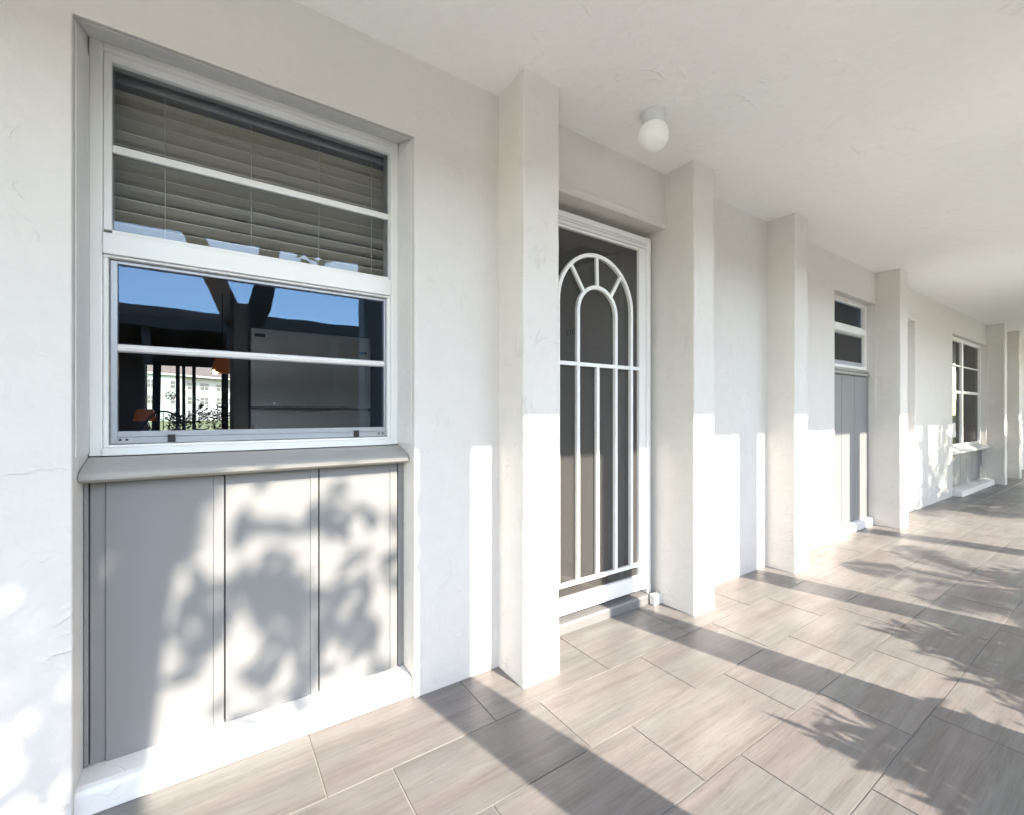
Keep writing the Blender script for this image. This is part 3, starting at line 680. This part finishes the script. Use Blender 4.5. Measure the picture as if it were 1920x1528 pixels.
# ------------------------------------------------ far apartment block seen through the room
def far_block():
    FB = empty('apartment_block', (ux(297, 88), 88, -.12)); FB.rotation_euler = (0, 0, R(90 - 48)); FB.scale = (1, 1, .88)
    tag(FB, 'white apartment block with brown roof seen through the large window and the patio door', 'building')
    # local x runs along the facade, local -y faces the camera
    m = MB(); m.box(-8.0, 22, 0, 12, 0, 8.1); m.build('wall', 'whitewall', FB)
    m = MB(); m.box(-8.0, 3.3, -1.2, -.002, 0, 8.1); m.build('wing', 'greenwall', FB)
    m = MB(); m.prism_x(-8.6, 22.6, [(-1.8, 8.3), (-1.4, 8.5), (6, 11.0), (13, 8.5), (13, 8.3)]); m.build('roof', 'roof', FB)
    m = MB(); m.box(-8.6, 22.6, -1.75, -1.25, 7.95, 8.29); m.build('eave', 'whitewall', FB)
    for st in range(3):
        z = 5.6 - st*2.75
        for x, y in ((.8, -1.2), (4.6, 0), (6.9, 0), (10.0, 0), (12.6, 0), (15.5, 0), (-3.0, -1.2)):
            f = MB(); f.box(x, x + 1.7, y - .08, y - .002, z, z + 1.5); f.box(x - .1, x + 1.8, y - .12, y - .002, z - .1, z - .001)
            fw = f.build('window', 'whitewall', FB)
            g = MB()
            for a in (.08, .9): g.box(x + a, x + a + .72, y - .10, y - .081, z + .08, z + .72); g.box(x + a, x + a + .72, y - .10, y - .081, z + .8, z + 1.42)
            g.build('pane', 'farglass', fw)
far_block()

# ------------------------------------------------ outside the walkway
# carport across the lawn (mirrored in the window glass)
CP = empty('carport', (0, -15, -.12)); tag(CP, 'long flat-roofed carport across the lawn, mirrored in the large window', 'carport')
MB().box(-22, 30, -6, 0, 4.05, 4.72).build('roof', 'carport', CP, bevel=.02)
for x in range(-20, 30, 6):
    MB().box(x, x + .25, -.6, -.35, 0, 4.05).build('post', 'carport', CP)
MB().box(-22, 30, -6.2, -6.0, 0, 4.05).build('back_wall', 'carport', CP)

def leafblade(m, p, d, q, l, w_, droop=.12):
    tip = p + d*l + Vector((0, 0, -droop*l)); mid = p + d*l*.4
    m.add([p, mid + q*w_, tip, mid - q*w_], [(0, 1, 2), (0, 2, 3)])
def frond(m, ms, base, dirh, lean, length, nl, ll, lw, r, curl=1.0, stem=.006):
    """arching rachis with leaflets along both sides"""
    p = Vector(base); d = Vector((math.cos(dirh)*math.sin(lean), math.sin(dirh)*math.sin(lean), math.cos(lean)))
    pts = [p.copy()]; n = 14; st = length/n; hd = Vector((math.cos(dirh), math.sin(dirh), 0))
    for i in range(n):
        d = (d + hd*.05*curl + Vector((0, 0, -.055*curl*(1 + i*.1)))).normalized(); p = p + d*st; pts.append(p.copy())
    ms.tube(pts, [stem*(1 - .8*i/n) + .0008 for i in range(n + 1)], 5, cap=False)
    side = Vector((-hd.y, hd.x, 0))
    for k in range(nl):
        t = .22 + .78*k/nl; i = min(int(t*n), n - 1); f = t*n - i
        q = pts[i].lerp(pts[i + 1], f); dd = (pts[i + 1] - pts[i]).normalized(); up = side.cross(dd)
        sz = ll*(.55 + .9*math.sin(math.pi*min(t*.95 + .03, 1))*.6)*(1 if t < .85 else .8)
        for sg in (-1, 1):
            ld = (side*sg*.8 + dd*.62 + up*.16 + Vector((r.uniform(-.1, .1), r.uniform(-.1, .1), r.uniform(-.12, .1)))).normalized()
            leafblade(m, q, ld, dd.cross(ld).cross(ld).normalized() if r.random() < .5 else dd, sz*r.uniform(.85, 1.1), lw, .25)
def frond_shrub(seed, h, wd, nf):
    r = random.Random(seed); lf = MB(); st = MB()
    for k in range(nf):
        a = r.uniform(0, 6.28); rr = r.uniform(0, wd*.35)
        frond(lf, st, (rr*math.cos(a), rr*math.sin(a)*.7, 0), a + r.uniform(-.5, .5), r.uniform(.05, .65), h*r.uniform(.6, .95), 28, .095, .008, r)
    for k in range(5500):      # dense lower leaves
        p = Vector((r.uniform(-wd*.55, wd*.55), r.uniform(-wd*.3, wd*.3), h*.93*r.random()**.8)); d = Vector((r.uniform(-1, 1), r.uniform(-1, 1), r.uniform(-.2, 1))).normalized()
        q = d.cross(Vector((r.uniform(-1, 1), r.uniform(-1, 1), r.uniform(-1, 1)))).normalized(); leafblade(lf, p, d, q, r.uniform(.07, .13), .016)
    return lf, st
protos = []
for k in range(3):
    o = empty('frond_shrub', (0, 0, -.12)); lf, st = frond_shrub(20 + k, .98, .75, 44)
    lf.build('foliage', 'palmleaf', o); st.build('stems', 'stem', o); protos.append(o)
spots = [(-2.3, -.95, 1.0, 0), (-1.65, -.9, .95, 1), (-.85, -1.0, 1.0, 2), (-.1, -1.0, .75, 1), (.55, -1.05, .75, 0), (1.15, -1.05, .9, 2),
         (2.18, -1.0, 1.1, 0), (2.5, -1.05, 1.0, 1), (3.05, -1.0, 1.16, 2), (3.6, -1.05, 1.0, 1), (4.1, -1.0, 1.12, 0), (4.7, -1.0, 1.12, 2), (5.5, -1.0, .6, 1), (6.3, -1.0, .55, 0), (7.2, -1.0, .6, 2)]
used = set()
for i, (x, y, sc, k) in enumerate(spots):
    if k in used: o = copy_tree(protos[k])
    else: o = protos[k]; used.add(k)
    o.location = (x, y, -.12); o.scale = (sc, sc, sc); o.rotation_euler = (0, 0, i*1.3)
    tag(o, 'leafy green shrub standing in the bed outside the walkway columns', 'shrub', 'shrubs in the bed outside the walkway')

# clipped hedge, its sunny top mirrored in the glass
def hedge(x0, x1, y, h):
    r = random.Random(3); m = MB(); nn = int((x1 - x0)*2600)
    for k in range(nn):
        x = r.uniform(x0, x1); top = h + .05*math.sin(x*5) + .03*math.sin(x*13 + 1)
        if r.random() < .5: p = Vector((x, y + r.uniform(-.28, .28), top + r.uniform(-.07, .03)))
        else: p = Vector((x, y + r.choice((-1, 1))*r.uniform(.2, .3), r.uniform(-.1, top)))
        d = Vector((r.uniform(-1, 1), r.uniform(-1, 1), r.uniform(-.2, 1))).normalized(); q = d.cross(Vector((r.uniform(-1, 1), r.uniform(-1, 1), r.uniform(-1, 1)))).normalized()
        l = r.uniform(.04, .07); m.add([p, p + d*l*.5 + q*l*.3, p + d*l, p + d*l*.5 - q*l*.3], [(0, 1, 2, 3)])
    H = empty('hedge', (0, 0, 0)); tag(H, 'clipped green hedge beyond the shrubs, its sunny top mirrored in the large window', 'hedge')
    m.build('foliage', 'hedge', H)
    MB().box(x0 + .1, x1 - .1, y - .16, y + .16, -.12, h - .12).build('inner_branches', 'bark', H)
hedge(-.2, 1.75, -2.25, 1.27)

# forked tree
def tree():
    T_ = empty('forked_tree', (.25, -1.45, -.12)); tag(T_, 'forked tree beside the walkway, its V-shaped limbs mirrored in the large window', 'tree')
    m = MB(); r = random.Random(11)
    m.tube([(.0, 0, 0), (.02, 0, .6), (-.02, 0, 1.4), (0, 0, 2.06), (-.02, 0, 2.25)], [.17, .13, .12, .135, .11], 14)
    limbs = [([(-.02, 0, 2.0), (-.17, .02, 2.3), (-.30, .02, 2.6), (-.50, .0, 3.1), (-.85, -.1, 3.9), (-1.2, -.1, 4.8)], [.10, .095, .085, .075, .06, .03]),
             ([(.02, 0, 2.0), (.13, .0, 2.25), (.19, 0, 2.5), (.235, .0, 2.9), (.33, -.1, 3.5), (.7, -.4, 4.4)], [.10, .095, .088, .08, .06, .03])]
    for p, rr in limbs: m.tube(p, rr, 12)
    tw = [((.33, -.1, 3.5), (.8, -.45, 4.1), (1.2, -.9, 4.5)), ((.33, -.1, 3.5), (.2, -.6, 3.9), (.4, -1.2, 4.3)), ((-.5, 0, 3.1), (-.7, -.5, 3.5), (-.6, -1.1, 3.9)), ((.5, -.2, 3.9), (1.1, -.6, 4.2), (1.6, -1.0, 4.5)),
          ((-.85, -.1, 3.9), (-.5, -.6, 4.4), (-.2, -1.2, 4.7))]
    for p in tw: m.tube(p, [.035, .022, .008], 8)
    m.build('trunk', 'bark', T_, smooth=True)
    lf = MB()
    # outer foliage sprays hang in the sun's rays: (x, y, z) on the wall they shade, spray radius
    sprays = [(-0.257, 1.73, 0.844, 0.1), (-0.135, 1.73, 0.831, 0.1), (-0.198, 1.73, 0.711, 0.1), (-0.297, 1.73, 0.726, 0.08), (-0.216, 1.73, 0.587, 0.07), (-0.07, 1.73, 0.833, 0.05), (-0.135, 1.73, 0.603, 0.05), (-0.234, 1.73, 0.45, 0.05), (0.104, 1.73, 0.367, 0.07), (0.217, 1.73, 0.346, 0.07), (0.322, 1.73, 0.26, 0.06), (0.036, 1.73, 0.429, 0.045), (-0.021, 1.73, 0.333, 0.04), (0.251, 1.73, 0.205, 0.05), (0.406, 1.73, 0.306, 0.05), (0.504, 1.73, 0.311, 0.045), (0.12, 1.73, 0.778, 0.03), (0.396, 1.73, 0.418, 0.03), (0.184, 1.73, 0.494, 0.025), (-0.21, 1.73, 0.27, 0.04), (0.251, 1.73, 0.517, 0.02), (-0.382, 1.615, 0.631, 0.06), (-0.331, 1.615, 0.634, 0.05), (-0.423, 1.615, 0.601, 0.06), (-0.348, 1.615, 0.555, 0.035), (-0.419, 1.615, 0.919, 0.07), (-0.343, 1.615, 0.926, 0.05), (-0.428, 1.615, 0.834, 0.035), (-0.382, 1.615, 0.334, 0.025), (-0.343, 1.615, 0.195, 0.02)]
    sprays += [(0.184, 1.73, 0.743, 0.05), (0.322, 1.73, 0.667, 0.05), (0.494, 1.73, 0.601, 0.05), (0.556, 1.73, 0.445, 0.05), (0.251, 1.73, 0.545, 0.06), (0.435, 1.73, 0.51, 0.05), (0.151, 1.73, 0.163, 0.05), (0.322, 1.73, 0.125, 0.05), (0.515, 1.73, 0.164, 0.05), (0.074, 1.73, 0.172, 0.04), (0.358, 1.73, 0.78, 0.04), (-0.056, 1.73, 0.486, 0.04), (-0.391, 1.615, 0.539, 0.07), (-0.333, 1.615, 0.441, 0.05), (-0.41, 1.615, 0.438, 0.06), (-0.343, 1.615, 0.32, 0.05), (-0.401, 1.615, 0.22, 0.06), (-0.333, 1.615, 0.108, 0.04), (-0.372, 1.615, 0.697, 0.05), (-0.419, 1.615, 0.68, 0.05), (-0.382, 1.615, 0.916, 0.06)]
    for X, Y, Z, rad in sprays:
        rad *= (1.9 if Y < 1.7 else 1.3) if X < .05 else 1.8
        d1 = r.uniform(3.7, 4.5); c0 = Vector((X + .2126*d1 - .25, Y - d1 + 1.45, Z + .72*d1 + .12))
        nb = max(3, int(((6 if Y < 1.7 else 9) if X < .05 else 2.7)*(rad/.07)**1.6))
        for k in range(nb):
            a = r.uniform(0, 6.28); q0 = rad*r.random()**.5; p = c0 + Vector((q0*math.cos(a), r.uniform(-.15, .15), q0*math.sin(a)*1.2))
            an = a + r.uniform(-.8, .8); d = Vector((math.cos(an), r.uniform(-.5, .5), math.sin(an) - .2)).normalized(); q = d.cross(Vector((r.uniform(-.4, .4), 1, r.uniform(-.4, .4)))).normalized()
            l = r.uniform(.09, .17); p = p - d*l*.5
            lf.add([p, p + d*l*.25 + q*l*.17, p + d*l*.6 + q*l*.2, p + d*l, p + d*l*.6 - q*l*.2, p + d*l*.25 - q*l*.17], [(0, 1, 2, 3, 4, 5)])
    # one fan of long blades
    for xa, za, xb, zb in [(0.066, 0.478, 0.209, 0.665), (0.066, 0.478, 0.277, 0.617), (0.066, 0.478, 0.34, 0.552), (0.066, 0.478, 0.415, 0.47), (0.066, 0.478, 0.515, 0.381), (0.066, 0.478, 0.546, 0.27), (0.066, 0.478, 0.396, 0.259), (0.066, 0.478, 0.251, 0.252), (0.066, 0.478, 0.104, 0.645)]:
        d1 = 4.1; p = Vector((xa + .2126*d1 - .25, 1.73 - d1 + 1.45, za + .72*d1 + .12)); e_ = Vector((xb + .2126*d1 - .25, 1.73 - d1 + 1.40, zb + .72*d1 + .12))
        d = e_ - p; q = d.cross(Vector((0, 1, 0))).normalized()
        lf.add([p, p + d*.3 + q*.018, p + d*.7 + q*.022, e_, p + d*.7 - q*.022, p + d*.3 - q*.018], [(0, 1, 2, 3, 4, 5)])
    clumps = [(.9, -.8, 4.35, .3), (1.3, -1.0, 5.0, .4), (-.2, -1.2, 4.8, .5), (-1.2, -.1, 5.0, .6), (.4, -1.2, 4.6, .45), (.7, -.4, 4.8, .5), (-1.7, -.9, 4.6, .4), (0, -.5, 5.3, .6)]
    for cx, cy, cz, rad in clumps:
        for k in range(int(60*(rad/.25)**2)):
            d0 = Vector((r.gauss(0, 1), r.gauss(0, 1), r.gauss(0, .7))); d0 = d0.normalized()*rad*r.random()**.5; p = Vector((cx, cy, cz)) + d0
            d = (d0.normalized() + Vector((r.uniform(-1, 1), r.uniform(-1, 1), r.uniform(-1, .3)))*.6).normalized(); q = d.cross(Vector((r.uniform(-1, 1), r.uniform(-1, 1), r.uniform(-1, 1)))).normalized()
            l = r.uniform(.12, .22); lf.add([p, p + d*l*.25 + q*l*.16, p + d*l*.6 + q*l*.2, p + d*l, p + d*l*.6 - q*l*.2, p + d*l*.25 - q*l*.16], [(0, 1, 2, 3, 4, 5)])
    lf.build('crown', 'leaf', T_)
tree()
# clumping palms further along
def palm(seed, n, h, flen):
    r = random.Random(seed); lf = MB(); st = MB()
    o = empty('clumping_palm', (0, 0, -.12))
    for k in range(n):
        a = r.uniform(0, 6.28); rr = r.uniform(.05, .3); bx, by = rr*math.cos(a), rr*math.sin(a); hh = h*r.uniform(.6, 1.05)
        tx, ty = bx*2.2, by*2.2
        st.tube([(bx, by, 0), (bx*1.4, by*1.4, hh*.5), (tx, ty, hh)], [.035, .03, .025], 8)
        for j in range(6): frond(lf, st, (tx, ty, hh - .03), a + j*1.05 + r.uniform(-.3, .3), r.uniform(.2, .8), flen*r.uniform(.8, 1.1), 34, .26, .013, r, curl=1.3, stem=.009)
    lf.build('fronds', 'palmleaf', o); st.build('stems', 'stem', o); return o
pa = palm(5, 6, 1.75, 1.05); pb = palm(9, 7, 2.6, 1.3)
pl = [(pa, (4.85, -2.2), 0), (pb, (9.4, -1.7), 0), (None, (8.2, -1.7), 1.2), (None, (10.7, -1.8), 2.5), (None, (12.2, -1.8), 4.0), (None, (13.8, -1.8), 5.0)]
for i, (o, (x, y), rz) in enumerate(pl):
    if o is None: o = copy_tree(pb)
    o.location = (x, y, -.12); o.rotation_euler = (0, 0, rz)
    tag(o, 'clumping palm with feathery fronds standing outside the far part of the walkway', 'palm', 'palms outside the walkway')
